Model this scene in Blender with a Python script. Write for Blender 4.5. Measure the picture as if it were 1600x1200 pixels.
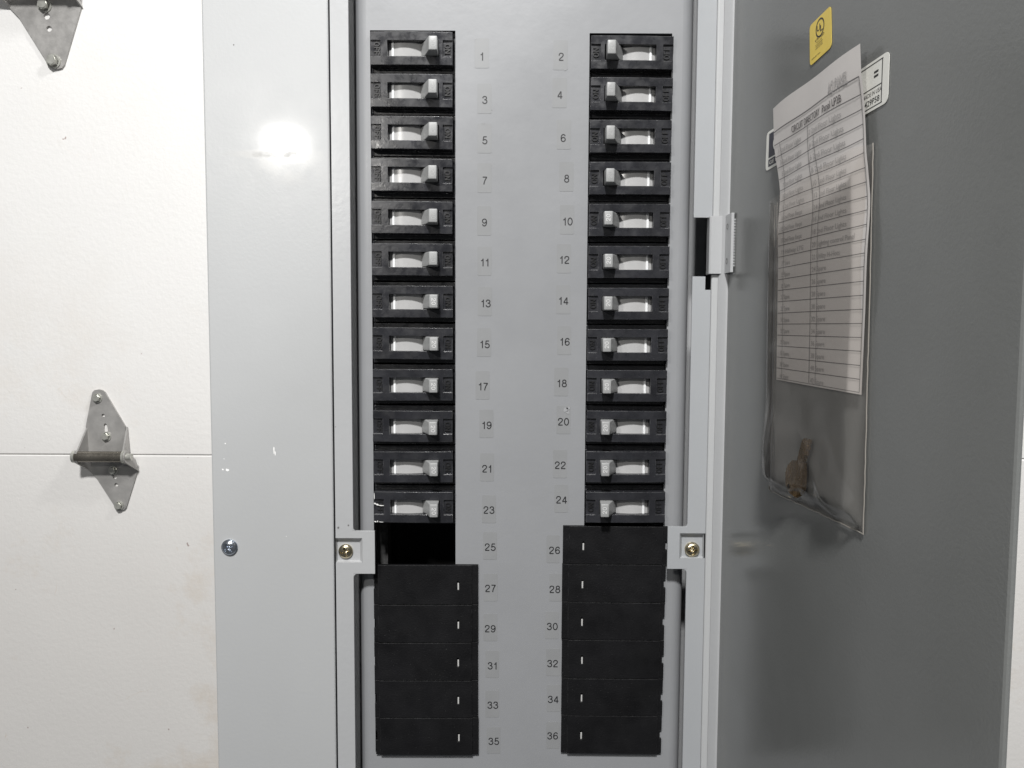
import bpy, bmesh, math, random
from mathutils import Vector, Matrix
random.seed(7)
for o in list(bpy.data.objects): bpy.data.objects.remove(o)
S = bpy.context.scene
COL = S.collection

# ------------------------------------------------------------------ camera
F_PX = 1253.0
PITCH = math.radians(4.1); ROLL = 0.0047
CAM = Vector((0, -0.5, 0))
fw = Vector((0, math.cos(PITCH), -math.sin(PITCH)))
u0 = Vector((0, math.sin(PITCH), math.cos(PITCH))); r0 = Vector((1, 0, 0))
up = u0*math.cos(ROLL) - r0*math.sin(ROLL)
rt = r0*math.cos(ROLL) + u0*math.sin(ROLL)
cam = bpy.data.cameras.new('camera'); camo = bpy.data.objects.new('camera', cam); COL.objects.link(camo)
cam.sensor_width = 36; cam.lens = F_PX/1600*36; cam.clip_start = 0.01; cam.clip_end = 50
m = Matrix((rt, up, -fw)).transposed().to_4x4(); m.translation = CAM
camo.matrix_world = m
S.camera = camo

# ------------------------------------------------------------------ light of the room
W_ = bpy.data.worlds.new("World"); S.world = W_; W_.use_nodes = True
W_.node_tree.nodes['Background'].inputs[0].default_value = (0.93, 0.96, 1.0, 1)
W_.node_tree.nodes['Background'].inputs[1].default_value = 0.11
def area(name, loc, target, size, power, color):
    l = bpy.data.lights.new(name, 'AREA'); l.shape = 'RECTANGLE'; l.size = size[0]; l.size_y = size[1]
    l.energy = power; l.color = color
    o = bpy.data.objects.new(name, l); COL.objects.link(o); o.location = loc
    o.rotation_euler = (Vector(target)-Vector(loc)).to_track_quat('-Z', 'Y').to_euler()
    return o
area('ceiling_lamp', (-0.19, -1.45, 1.48), (-0.1, 0, -0.12), (0.17, 0.16), 63, (1.0, 0.99, 0.975))
area('work_lamp', (-0.307, -0.60, 0.245), (-0.16, 0, 0.02), (0.040, 0.022), 1.3, (1.0, 0.97, 0.92))
area('right_fill_lamp', (1.25, -0.55, 1.6), (.6, .4, 0), (0.3, 0.3), 30, (1.0, 0.99, 0.975))  # added unseen fill, brightens the garage door right of the open leaf
S.view_settings.view_transform = 'Standard'; S.view_settings.look = 'None'
S.view_settings.exposure = 0; S.view_settings.gamma = 1

# ------------------------------------------------------------------ coordinates
def W(px, py, Y):
    d = fw + rt*((px-800)/F_PX) + up*((600-py)/F_PX)
    return CAM + d*((Y-CAM.y)/d.y)
def XV(pts, Y): return sum(W(x, y, Y).x for x, y in pts)/len(pts)
def ZV(pts, Y): return sum(W(x, y, Y).z for x, y in pts)/len(pts)

# ------------------------------------------------------------------ materials
def mat(name, color, rough=0.5, metal=0.0, spec=0.5, bump=0.0, bscale=400.0, var=0.0, vscale=20.0,
        rvar=0.0, bevel=0.0, coat=0.0, extra=None, speck=0.0, wear_glint=0.0):
    m = bpy.data.materials.new(name); m.use_nodes = True
    nt = m.node_tree; N = nt.nodes; L = nt.links; b = N['Principled BSDF']
    b.inputs['Base Color'].default_value = (*color, 1); b.inputs['Roughness'].default_value = rough
    b.inputs['Metallic'].default_value = metal; b.inputs['Specular IOR Level'].default_value = spec
    if coat: b.inputs['Coat Weight'].default_value = coat; b.inputs['Coat Roughness'].default_value = 0.12
    geo = N.new('ShaderNodeNewGeometry'); pos = geo.outputs['Position']
    def noise(scale, detail=4, rough_=0.6):
        n = N.new('ShaderNodeTexNoise'); n.inputs['Scale'].default_value = scale
        n.inputs['Detail'].default_value = detail; n.inputs['Roughness'].default_value = rough_
        L.new(pos, n.inputs['Vector']); return n.outputs['Fac']
    def rng(v, a, b_, c, d):
        r = N.new('ShaderNodeMapRange'); L.new(v, r.inputs[0])
        for i, x in enumerate((a, b_, c, d)): r.inputs[i+1].default_value = x
        return r.outputs[0]
    def mul(col, fac):
        x = N.new('ShaderNodeVectorMath'); x.operation = 'SCALE'
        if hasattr(col, 'links'): L.new(col, x.inputs[0])
        else: x.inputs[0].default_value = col
        L.new(fac, x.inputs['Scale']); return x.outputs[0]
    colout = None
    if var: colout = mul(color, rng(noise(vscale), .3, .7, 1-var, 1+var))
    if speck:
        s = rng(noise(1400, 2, .5), .70, .76, 0, speck)
        mx = N.new('ShaderNodeMix'); mx.data_type = 'RGBA'; L.new(s, mx.inputs[0])
        if colout: L.new(colout, mx.inputs[6])
        else: mx.inputs[6].default_value = (*color, 1)
        mx.inputs[7].default_value = (.35, .35, .35, 1); colout = mx.outputs[2]
    if wear_glint:  # scuffed edges; their pale colour also paints in edge highlights
        bw = N.new('ShaderNodeBevel'); bw.samples = 4; bw.inputs['Radius'].default_value = .0007
        dt = N.new('ShaderNodeVectorMath'); dt.operation = 'DOT_PRODUCT'; L.new(bw.outputs[0], dt.inputs[0]); L.new(geo.outputs['Normal'], dt.inputs[1])
        e = rng(dt.outputs['Value'], .985, .85, 0, 1)
        nz = rng(noise(260, 4, .7), .45, .62, 0.1, 1)
        q = N.new('ShaderNodeMath'); q.operation = 'MULTIPLY'; L.new(e, q.inputs[0]); L.new(nz, q.inputs[1])
        q2 = N.new('ShaderNodeMath'); q2.operation = 'MULTIPLY'; L.new(q.outputs[0], q2.inputs[0]); q2.inputs[1].default_value = wear_glint
        mx = N.new('ShaderNodeMix'); mx.data_type = 'RGBA'; L.new(q2.outputs[0], mx.inputs[0])
        if colout: L.new(colout, mx.inputs[6])
        else: mx.inputs[6].default_value = (*color, 1)
        mx.inputs[7].default_value = (.32, .32, .33, 1); colout = mx.outputs[2]
    if rvar: L.new(rng(noise(vscale*2.3, 5), .3, .7, max(.03, rough-rvar), min(1, rough+rvar)), b.inputs['Roughness'])
    nrm = None
    if bevel:
        bv = N.new('ShaderNodeBevel'); bv.samples = 4; bv.inputs['Radius'].default_value = bevel; nrm = bv.outputs[0]
    if bump:
        bm_ = N.new('ShaderNodeBump'); bm_.inputs['Strength'].default_value = bump; bm_.inputs['Distance'].default_value = 0.001
        L.new(noise(bscale, 3), bm_.inputs['Height'])
        if nrm: L.new(nrm, bm_.inputs['Normal'])
        nrm = bm_.outputs[0]
    if nrm: L.new(nrm, b.inputs['Normal'])
    if extra: colout = extra(nt, b, pos, noise, rng, mul, colout) or colout
    if colout: L.new(colout, b.inputs['Base Color'])
    return m

GREY = (0.405, 0.413, 0.418)
def math_(nt, op, a, b_=None):
    x = nt.nodes.new('ShaderNodeMath'); x.operation = op
    for i, v in enumerate((a, b_)):
        if v is None: continue
        if hasattr(v, 'links'): nt.links.new(v, x.inputs[i])
        else: x.inputs[i].default_value = v
    return x.outputs[0]
def blob(nt, pos, c, r, soft=.5):
    """1 inside an ellipsoid patch of the surface, fading to 0 at its rim"""
    a = nt.nodes.new('ShaderNodeVectorMath'); a.operation = 'SUBTRACT'; nt.links.new(pos, a.inputs[0]); a.inputs[1].default_value = c
    d = nt.nodes.new('ShaderNodeVectorMath'); d.operation = 'DIVIDE'; nt.links.new(a.outputs[0], d.inputs[0]); d.inputs[1].default_value = r
    l = nt.nodes.new('ShaderNodeVectorMath'); l.operation = 'LENGTH'; nt.links.new(d.outputs[0], l.inputs[0])
    rr = nt.nodes.new('ShaderNodeMapRange'); nt.links.new(l.outputs['Value'], rr.inputs[0])
    rr.inputs[1].default_value = soft; rr.inputs[2].default_value = 1; rr.inputs[3].default_value = 1; rr.inputs[4].default_value = 0
    return rr.outputs[0]
def trim_extra(nt, b, pos, noise, rng, mul, colout):
    # a rubbed, smeared patch on the paint: rougher in streaks, faintly tan
    c = W(450, 262, 0); st = W(432, 241, 0)
    m1 = blob(nt, pos, c, (.040, 1, .014), .4)
    n = rng(noise(70, 5, .6), .38, .66, 0, 1)
    k = math_(nt, 'MULTIPLY', m1, n)
    m2 = math_(nt, 'MULTIPLY', blob(nt, pos, st, (.036, 1, .0035), .3), rng(noise(130, 4), .36, .66, .1, .8))
    k = math_(nt, 'MAXIMUM', math_(nt, 'MULTIPLY', k, .30), m2)
    base = math_(nt, 'ADD', rng(noise(60, 5), .3, .7, .36, .44), math_(nt, 'MULTIPLY', k, .20))
    nt.links.new(base, b.inputs['Roughness'])
    nt.links.new(math_(nt, 'ADD', .09, math_(nt, 'MULTIPLY', k, .35)), b.inputs['Coat Roughness'])
    mx = nt.nodes.new('ShaderNodeMix'); mx.data_type = 'RGBA'; nt.links.new(math_(nt, 'MULTIPLY', k, .35), mx.inputs[0])
    nt.links.new(colout, mx.inputs[6]); mx.inputs[7].default_value = (.33, .30, .25, 1)
    out = mx.outputs[2]
    return out
M = {}
M['paint'] = mat('grey_enamel', (.385, .392, .40), .34, bump=.12, bscale=260, var=.025, vscale=9, rvar=.05, bevel=.0004)
M['trim'] = mat('grey_enamel_trim', GREY, .40, bump=.07, bscale=420, var=.025, vscale=8, bevel=.0006, coat=.22, spec=.45, extra=trim_extra)
M['dead'] = mat('grey_enamel_deadfront', (.258, .264, .275), .40, bump=.10, bscale=120, var=.035, vscale=14, rvar=.06)
M['door'] = mat('grey_enamel_door_shaded', (.160, .165, .162), .20, bump=.08, bscale=650, var=.05, vscale=11, rvar=.05)  # same enamel as the panel, darkened to carry the leaf's shade
M['black'] = mat('black_plastic', (.019, .0195, .023), .30, bump=.10, bscale=350, var=.30, vscale=60, rvar=.15, bevel=.0005, speck=.12, wear_glint=.32)
M['filler'] = mat('black_filler_plastic', (.0060, .0060, .0068), .55, spec=.22, bump=.25, bscale=900, var=.30, vscale=45, rvar=.10, bevel=.0005, speck=.12, wear_glint=.10)
M['letter'] = mat('black_lettering', (.012, .012, .013), .40)
M['dark'] = mat('dark_interior', (.010, .010, .011), .6, var=.8, vscale=60)
M['dusty'] = mat('dusty_black_insulator', (.05, .05, .05), .7, var=.9, vscale=160)
M['frame'] = mat('grey_enamel_frame_shaded', (.345, .357, .37), .32, bump=.05, bscale=260, var=.025, vscale=9, rvar=.05, bevel=.0004)  # right strip only: frame enamel with its weaker light put into the colour
M['tab'] = mat('white_nylon_tab', (.50, .50, .49), .4)
M['chip'] = mat('white_chip', (.75, .75, .74), .5)
M['handle'] = mat('handle_grey_plastic', (.30, .305, .305), .42, bump=.08, bscale=500, var=.05, vscale=120, rvar=.08, bevel=.0006)
M['drum'] = mat('drum_grey_plastic', (.40, .40, .40), .25, var=.05, vscale=120, rvar=.06)
M['mark'] = mat('white_indicator', (.92, .93, .94), .3)
M['print_w'] = mat('white_print', (.62, .62, .62), .5)
M['print_faint'] = mat('worn_print', (.37, .375, .375), .35)
M['ink'] = mat('black_ink', (.02, .02, .022), .5)
M['ink_soft'] = mat('grey_print_ink', (.13, .125, .125), .6)
M['toner'] = mat('faint_toner', (.40, .385, .38), .6)
M['toner_bold'] = mat('bold_toner', (.12, .11, .11), .6)
M['clear'] = mat('number_sticker_film', (.243, .248, .254), .44, var=.04, vscale=60)
M['screw'] = mat('zinc_screw', (.62, .66, .72), .22, metal=1, var=.2, vscale=300)
M['brass_screw'] = mat('yellow_zinc_screw', (.52, .46, .33), .25, metal=1, var=.25, vscale=300)
M['brass'] = mat('tarnished_brass', (.17, .10, .030), .26, metal=.5, var=.2, vscale=160, rvar=.1)
M['galv'] = mat('galvanised_steel', (.36, .352, .34), .40, metal=.35, var=.16, vscale=45, rvar=.12, bump=.1, bscale=300)
M['barrel'] = mat('worn_steel_barrel', (.19, .175, .15), .28, metal=.75, var=.2, vscale=60, rvar=.1)
M['bolt'] = mat('bolt_steel', (.50, .50, .46), .28, metal=.55, var=.2, vscale=200)
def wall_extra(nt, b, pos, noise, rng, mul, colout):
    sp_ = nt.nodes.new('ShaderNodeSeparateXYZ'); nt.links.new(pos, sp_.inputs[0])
    low = rng(sp_.outputs[2], -.30, .05, 1.5, .2)  # tan grows downward: scuffs plus warm floor bounce painted into the colour
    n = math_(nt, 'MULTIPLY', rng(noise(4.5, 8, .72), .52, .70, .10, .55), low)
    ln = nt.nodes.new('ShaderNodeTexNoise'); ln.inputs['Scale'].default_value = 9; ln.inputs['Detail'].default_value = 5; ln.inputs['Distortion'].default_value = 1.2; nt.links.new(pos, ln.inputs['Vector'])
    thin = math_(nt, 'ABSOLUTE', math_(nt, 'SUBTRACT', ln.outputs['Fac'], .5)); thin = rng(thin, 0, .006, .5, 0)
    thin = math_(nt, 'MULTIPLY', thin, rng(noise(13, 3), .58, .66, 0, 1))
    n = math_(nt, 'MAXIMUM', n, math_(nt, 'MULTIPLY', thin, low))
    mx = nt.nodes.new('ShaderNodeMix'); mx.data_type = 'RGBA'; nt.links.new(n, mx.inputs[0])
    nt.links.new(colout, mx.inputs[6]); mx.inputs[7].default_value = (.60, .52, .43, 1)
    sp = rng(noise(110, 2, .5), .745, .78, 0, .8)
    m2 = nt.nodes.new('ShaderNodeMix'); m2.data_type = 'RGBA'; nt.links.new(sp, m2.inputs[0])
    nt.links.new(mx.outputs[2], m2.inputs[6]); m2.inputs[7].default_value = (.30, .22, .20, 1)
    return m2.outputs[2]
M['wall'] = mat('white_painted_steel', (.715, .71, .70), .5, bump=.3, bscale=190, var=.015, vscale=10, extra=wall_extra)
M['paper'] = mat('paper', (.60, .575, .56), .7, var=.03, vscale=40)
M['white_label'] = mat('white_label_film', (.74, .74, .70), .4)
M['yellow'] = mat('yellow_label_film', (.74, .56, .10), .4, var=.04, vscale=90)
M['black_label'] = mat('black_label_print', (.015, .015, .03), .35)
# clear vinyl
vm = bpy.data.materials.new('clear_vinyl'); vm.use_nodes = True; nt = vm.node_tree; N = nt.nodes; L = nt.links
N.remove(N['Principled BSDF']); out = N['Material Output']
tr = N.new('ShaderNodeBsdfTransparent'); tr.inputs[0].default_value = (.98, .965, .95, 1)
gl = N.new('ShaderNodeBsdfGlossy'); gl.inputs['Roughness'].default_value = .12
lw = N.new('ShaderNodeFresnel'); lw.inputs[0].default_value = 1.15
df = N.new('ShaderNodeBsdfDiffuse'); df.inputs[0].default_value = (.7, .67, .64, 1)
mx = N.new('ShaderNodeMixShader'); L.new(lw.outputs[0], mx.inputs[0]); L.new(tr.outputs[0], mx.inputs[1]); L.new(gl.outputs[0], mx.inputs[2])
m2 = N.new('ShaderNodeMixShader'); m2.inputs[0].default_value = .06; L.new(mx.outputs[0], m2.inputs[1]); L.new(df.outputs[0], m2.inputs[2])
L.new(m2.outputs[0], out.inputs[0]); M['vinyl'] = vm
M['weld'] = mat('vinyl_welded_rim', (.24, .225, .205), .3)

# ------------------------------------------------------------------ mesh helpers
def link(name, mesh, parent=None, mtl=None, label=None, cat=None, group=None, kind=None):
    o = bpy.data.objects.new(name, mesh); COL.objects.link(o)
    if parent: o.parent = parent
    if mtl and mesh and not mesh.materials: mesh.materials.append(mtl)
    for k, v in (('label', label), ('category', cat), ('group', group), ('kind', kind)):
        if v: o[k] = v
    return o
def empty(name, loc, label, cat, group=None):
    o = link(name, None, label=label, cat=cat, group=group); o.location = loc; o.empty_display_size = .01
    return o
def to_mesh(bm, name, smooth=False, shift=None):
    if shift: bmesh.ops.translate(bm, verts=bm.verts, vec=shift)
    bmesh.ops.recalc_face_normals(bm, faces=bm.faces)
    me = bpy.data.meshes.new(name); bm.to_mesh(me); bm.free()
    if smooth:
        for p in me.polygons: p.use_smooth = True
        me.set_sharp_from_angle(angle=math.radians(35))
    return me
def uniq(a): 
    r = []
    for x in sorted(a):
        if not r or x-r[-1] > 1e-6: r.append(x)
    return r
def cells(xs, zs, fn, yb, bm=None, warp=None):
    """Stepped plate: fn(x,z) gives the Y of each cell (None = through hole); steps get walls, rim walls go back to yb"""
    bm = bm or bmesh.new(); xs = uniq(xs); zs = uniq(zs); vs = {}
    def v(x, y, z):
        k = (round(x, 6), round(y, 6), round(z, 6))
        if k not in vs:
            vs[k] = bm.verts.new(warp(x, y, z) if warp else (x, y, z))
        return vs[k]
    nx, nz = len(xs)-1, len(zs)-1
    D = [[fn((xs[i]+xs[i+1])/2, (zs[j]+zs[j+1])/2) for j in range(nz)] for i in range(nx)]
    def g(i, j):
        if i < 0 or j < 0 or i >= nx or j >= nz or D[i][j] is None: return yb
        return D[i][j]
    for i in range(nx):
        for j in range(nz):
            y = D[i][j]
            if y is not None:
                bm.faces.new((v(xs[i], y, zs[j]), v(xs[i+1], y, zs[j]), v(xs[i+1], y, zs[j+1]), v(xs[i], y, zs[j+1])))
    def wall(a, b, y1, y2):
        if abs(y1-y2) < 1e-7: return
        try: bm.faces.new((v(a[0], y1, a[1]), v(b[0], y1, b[1]), v(b[0], y2, b[1]), v(a[0], y2, a[1])))
        except ValueError: pass
    for i in range(nx+1):
        for j in range(nz): wall((xs[i], zs[j]), (xs[i], zs[j+1]), g(i-1, j), g(i, j))
    for j in range(nz+1):
        for i in range(nx): wall((xs[i], zs[j]), (xs[i+1], zs[j]), g(i, j-1), g(i, j))
    return bm
def box(bm, x0, x1, y0, y1, z0, z1, bev=0):
    r = bmesh.ops.create_cube(bm, size=1)
    for v in r['verts']:
        v.co = Vector(((x0+x1)/2+v.co.x*(x1-x0), (y0+y1)/2+v.co.y*(y1-y0), (z0+z1)/2+v.co.z*(z1-z0)))
    if bev:
        es = {e for v in r['verts'] for e in v.link_edges}
        bmesh.ops.bevel(bm, geom=list(es), offset=bev, segments=2, affect='EDGES', profile=.6)
def boxm(name, *a, bev=0):
    bm = bmesh.new(); box(bm, *a, bev=bev); return to_mesh(bm, name)
def extrude_profile(pts, z0, z1, closed=True):
    """profile in (x,y) extruded along z"""
    bm = bmesh.new(); a = [bm.verts.new((x, y, z0)) for x, y in pts]; b = [bm.verts.new((x, y, z1)) for x, y in pts]
    n = len(pts)
    for i in range(n if closed else n-1):
        j = (i+1) % n; bm.faces.new((a[i], a[j], b[j], b[i]))
    if closed: bm.faces.new(a); bm.faces.new(b[::-1])
    return bm
def plate(outline, holes, y0, y1, bm=None):
    """flat plate in x,z with holes between depths y0 (front) and y1"""
    bm = bm or bmesh.new(); t = bmesh.new(); loops = []
    for lp in [outline]+holes:
        vs = [t.verts.new((x, y0, z)) for x, z in lp]
        loops.append(vs)
        for i in range(len(vs)): t.edges.new((vs[i], vs[(i+1) % len(vs)]))
    bmesh.ops.triangle_fill(t, edges=t.edges[:], use_beauty=True)
    back = {}
    fr = list(t.faces)
    for vs in loops:
        for v in vs: back[v] = t.verts.new((v.co.x, y1, v.co.z))
    for f in fr:
        t.faces.new([back[v] for v in reversed(f.verts)])
    for vs in loops:
        for i in range(len(vs)):
            a, b = vs[i], vs[(i+1) % len(vs)]
            t.faces.new((a, b, back[b], back[a]))
    me = bpy.data.meshes.new('tmp'); t.to_mesh(me); t.free(); bm.from_mesh(me); bpy.data.meshes.remove(me)
    return bm
def circle(cx, cz, r, n=16, sx=1): return [(cx+r*sx*math.cos(2*math.pi*i/n), cz+r*math.sin(2*math.pi*i/n)) for i in range(n)]
def lathe_y(prof, n=32, cx=0, cz=0, bm=None):
    """prof: list of (radius, y) revolved around the Y axis"""
    bm = bm or bmesh.new(); rings = []
    for r, y in prof:
        if r < 1e-7: rings.append([bm.verts.new((cx, y, cz))])
        else: rings.append([bm.verts.new((cx+r*math.cos(2*math.pi*i/n), y, cz+r*math.sin(2*math.pi*i/n))) for i in range(n)])
    for a, b in zip(rings, rings[1:]):
        for i in range(n):
            j = (i+1) % n
            if len(a) == 1 and len(b) == 1: continue
            if len(a) == 1: bm.faces.new((a[0], b[i], b[j]))
            elif len(b) == 1: bm.faces.new((a[i], a[j], b[0]))
            else: bm.faces.new((a[i], a[j], b[j], b[i]))
    return bm
def screw_mesh(R, H, cross=True, rot=0):
    bm = bmesh.new(); n = 64; rr = [R*k/22 for k in range(23)]
    rings = []
    def hgt(x, z):
        r = math.hypot(x, z)/R
        y = -H*math.sqrt(max(0, 1-(r*.93)**2.4))
        if cross:
            c, s = math.cos(rot), math.sin(rot); a, b = abs(c*x+s*z), abs(-s*x+c*z)
            w, l = R*.13, R*.66
            if (a < w and b < l) or (b < w and a < l): y += H*.95*(1-max(a, b)/l*.55)
        return y
    for r in rr:
        if r == 0: rings.append([bm.verts.new((0, hgt(0, 0), 0))]); continue
        rings.append([bm.verts.new((r*math.cos(2*math.pi*i/n), hgt(r*math.cos(2*math.pi*i/n), r*math.sin(2*math.pi*i/n)), r*math.sin(2*math.pi*i/n))) for i in range(n)])
    rings.append([bm.verts.new((R*math.cos(2*math.pi*i/n), 0.0006, R*math.sin(2*math.pi*i/n))) for i in range(n)])
    for a, b in zip(rings, rings[1:]):
        for i in range(n):
            j = (i+1) % n
            if len(a) == 1: bm.faces.new((a[0], b[i], b[j]))
            else: bm.faces.new((a[i], a[j], b[j], b[i]))
    return to_mesh(bm, 'screw', smooth=True)

_tc = {}
def text_data(s, spacing=1.0):
    """vertices (x,y) and faces of a line of text, cap height 1, centred on its bounding box"""
    if (s, spacing) in _tc: return _tc[(s, spacing)]
    c = bpy.data.curves.new('t', 'FONT'); c.body = s; c.size = 1; c.resolution_u = 3; c.space_character = spacing; c.offset = .011
    o = bpy.data.objects.new('t', c); COL.objects.link(o)
    dg = bpy.context.evaluated_depsgraph_get(); me = bpy.data.meshes.new_from_object(o.evaluated_get(dg))
    vs = [(v.co.x, v.co.y) for v in me.vertices]; fs = [tuple(p.vertices) for p in me.polygons]
    bpy.data.objects.remove(o); bpy.data.curves.remove(c); bpy.data.meshes.remove(me)
    if 'cap' not in _tc and s != 'H': text_data('H')
    x0, x1 = min(v[0] for v in vs), max(v[0] for v in vs); y0 = min(v[1] for v in vs); y1 = max(v[1] for v in vs)
    if s == 'H': _tc['cap'] = y1-y0
    k = 1/_tc['cap']
    vs = [((x-(x0+x1)/2)*k, (y-_tc['cap']/2)*k) for x, y in vs]
    _tc[(s, spacing)] = (vs, fs, (x1-x0)*k); return _tc[(s, spacing)]
def text_bm(bm, s, fn, h, wid=None, spacing=1.0, thick=None):
    """fn(x,y)->Vector maps text plane coordinates to the scene; wid forces the width"""
    vs, fs, w = text_data(s, spacing); kx = (wid/w) if wid else h
    V = [bm.verts.new(fn(x*kx, y*h)) for x, y in vs]
    F = []
    for f in fs:
        try: F.append(bm.faces.new([V[i] for i in f]))
        except ValueError: pass
    if thick:
        r = bmesh.ops.extrude_face_region(bm, geom=F)
        bmesh.ops.translate(bm, verts=[g for g in r['geom'] if isinstance(g, bmesh.types.BMVert)], vec=thick)
def ell(cx, cy, rx, ry, n=28): return [(cx+rx*math.sin(2*math.pi*k/n), cy+ry*math.cos(2*math.pi*k/n)) for k in range(n)]+[(cx, cy+ry)]
def smooth_pl(p, it=2):
    for _ in range(it):
        q = [p[0]]
        for a, b in zip(p, p[1:]):
            q += [(a[0]*.75+b[0]*.25, a[1]*.75+b[1]*.25), (a[0]*.25+b[0]*.75, a[1]*.25+b[1]*.75)]
        p = q+[p[-1]]
    return p
_six = smooth_pl([(.58, .74), (.53, .87), (.42, .945), (.29, .94), (.16, .85), (.08, .66), (.065, .44), (.09, .23), (.18, .10), (.32, .055), (.46, .09), (.57, .19), (.60, .32), (.56, .46), (.46, .56), (.33, .585), (.19, .53), (.09, .38)])
_arc5 = smooth_pl([(.12, .46), (.20, .56), (.34, .60), (.48, .56), (.585, .44), (.60, .29), (.53, .13), (.39, .055), (.25, .055), (.12, .12), (.055, .25)])
GLY = {'0': (.66, [ell(.33, .5, .27, .445)]), '1': (.50, [[(.08, .715), (.20, .735), (.285, .80), (.325, .94)], [(.335, .99), (.335, 0)]]),
 '2': (.66, [smooth_pl([(.065, .64), (.07, .80), (.17, .93), (.33, .945), (.49, .91), (.585, .78), (.56, .62), (.44, .48), (.27, .34), (.12, .20), (.07, .08)]), [(.05, .06), (.61, .06)]]),
 '3': (.66, [smooth_pl([(.08, .70), (.10, .85), (.20, .93), (.33, .945), (.47, .91), (.55, .81), (.54, .66), (.45, .56), (.26, .53)]), smooth_pl([(.27, .53), (.46, .52), (.59, .40), (.60, .25), (.53, .12), (.40, .055), (.26, .055), (.12, .12), (.055, .28)])]),
 '4': (.66, [[(.46, 0), (.46, .93)], [(.44, .93), (.06, .29)], [(.03, .27), (.64, .27)]]),
 '5': (.66, [[(.57, .94), (.17, .94)], [(.19, .97), (.115, .45)], _arc5]), '6': (.66, [_six]),
 '7': (.66, [[(.05, .94), (.61, .94)], smooth_pl([(.58, .92), (.43, .70), (.31, .44), (.24, .20), (.22, 0)])]),
 '8': (.66, [ell(.33, .745, .215, .20), ell(.33, .30, .265, .245)]), '9': (.66, [[(.66-x, 1-y) for x, y in _six]]),
 'O': (.78, [ell(.39, .5, .32, .44)]), 'F': (.62, [[(.07, 0), (.07, 1)], [(.07, .94), (.58, .94)], [(.07, .50), (.52, .50)]]),
 'N': (.74, [[(.07, 0), (.07, 1)], [(.07, .96), (.66, .04)], [(.66, 0), (.66, 1)]])}
def glyphs(bm, s, fn, h, lift, weight=.135, gap=.13, wid=None, thick=None):
    W0 = sum(GLY[c][0] for c in s)+gap*(len(s)-1); kx = (wid/W0) if wid else h; x0 = -W0/2; n_ = 0
    for c in s:
        for path in GLY[c][1]:
            closed = path[0] == path[-1]; pts = path[:-1] if closed else path; m_ = len(pts); L_, R_ = [], []
            for i, p in enumerate(pts):
                a = pts[i-1] if (i or closed) else p; b = pts[(i+1) % m_] if (i < m_-1 or closed) else p
                tx_, ty_ = b[0]-a[0], b[1]-a[1]; l = math.hypot(tx_, ty_) or 1; nx, ny = -ty_/l, tx_/l
                for arr, sg in ((L_, 1), (R_, -1)):
                    arr.append(bm.verts.new(fn((x0+p[0]+nx*sg*weight/2)*kx, (p[1]-.5+ny*sg*weight/2)*h)+lift*n_))
            F = [bm.faces.new((L_[i], L_[(i+1) % m_], R_[(i+1) % m_], R_[i])) for i in range(m_ if closed else m_-1)]
            if thick:
                r = bmesh.ops.extrude_face_region(bm, geom=F)
                bmesh.ops.translate(bm, verts=[g for g in r['geom'] if isinstance(g, bmesh.types.BMVert)], vec=thick)
            n_ += 1
        x0 += GLY[c][0]+gap
def flat(bm):
    me = bpy.data.meshes.new('print'); bm.to_mesh(me); bm.free(); return me

# ------------------------------------------------------------------ key positions
WALL = 0.40
xL = XV([(316, 0), (324.5, 600), (342, 1200)], 0)
xJ = XV([(514.5, 0), (516.5, 600), (529.5, 1200)], 0)
xSL = XV([(546, 0), (547, 600), (557, 1200)], .0015)
xSR = XV([(1086.7, 0), (1085, 300), (1074, 900), (1067, 1200)], .0015)
xJR = XV([(1116.5, 0), (1113, 340), (1101.7, 900), (1095.5, 1200)], 0)
xB = XV([(1128.5, 0), (1126, 340), (1111, 900), (1105.5, 1200)], 0)
xH = XV([(1142.5, 0), (1137, 340), (1124, 900), (1117, 1200)], -.005)
xR = xH+.075
ZT, ZB = .34, -.44           # outer height of the panel front
DF = .011                    # dead front depth
panel = empty('electrical_panel', (0, .05, ZB), 'grey enamelled breaker panel with its door swung open, in front of a white garage door', 'electrical panel')
PI_ = -Vector(panel.location)
def part(name, me, mtl, label=None, parent=None, loc=None):
    o = link(name, me, parent or panel, mtl, label=label)
    if parent is None: o.location = (Vector(loc) if loc else Vector()) + PI_
    elif loc: o.location = loc
    return o

# cabinet box behind the trim
bm = cells([xL+.02, xL+.022, xR-.022, xR-.02], [ZB+.02, ZB+.022, ZT-.022, ZT-.02],
           lambda x, z: .1285 if (xL+.022 < x < xR-.022 and ZB+.022 < z < ZT-.022) else .004, .13)
part('cabinet', to_mesh(bm, 'cabinet'), M['paint'])
part('mounting_base', boxm('mounting_base', xSL+.01, xSR-.01, .090, .11, ZB+.05, ZT-.05), M['dark'])
a_, b_ = W(592, 850, .034), W(606, 850, .034)
part('bus_insulator', boxm('bus_insulator', a_.x, b_.x, .034, .05, ZB+.05, ZT-.05), M['dusty'])
# trim plate: one pressed sheet round the opening
zt2, zb2 = ZT-.05, ZB+.05
gx = .0005
bm = cells([xL, xJ-gx, xJR+gx, xR], [ZB, zb2, zt2, ZT],
           lambda x, z: None if (xJ < x < xJR and zb2 < z < zt2) else 0.0, .0018)
me = to_mesh(bm, 'trim_plate')
bm = bmesh.new(); bm.from_mesh(me)
es = [e for e in bm.edges if all(abs(v.co.y) < 1e-6 for v in e.verts) and len(e.link_faces) == 2 and e.calc_face_angle() > 1]
bmesh.ops.bevel(bm, geom=es, offset=.0011, segments=3, affect='EDGES', profile=.5)
me = to_mesh(bm, 'trim_plate', smooth=True)
for p in me.polygons:
    if p.area > 1e-4: p.use_smooth = False      # the wide faces stay optically flat
part('trim_plate', me, M['trim'])
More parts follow.
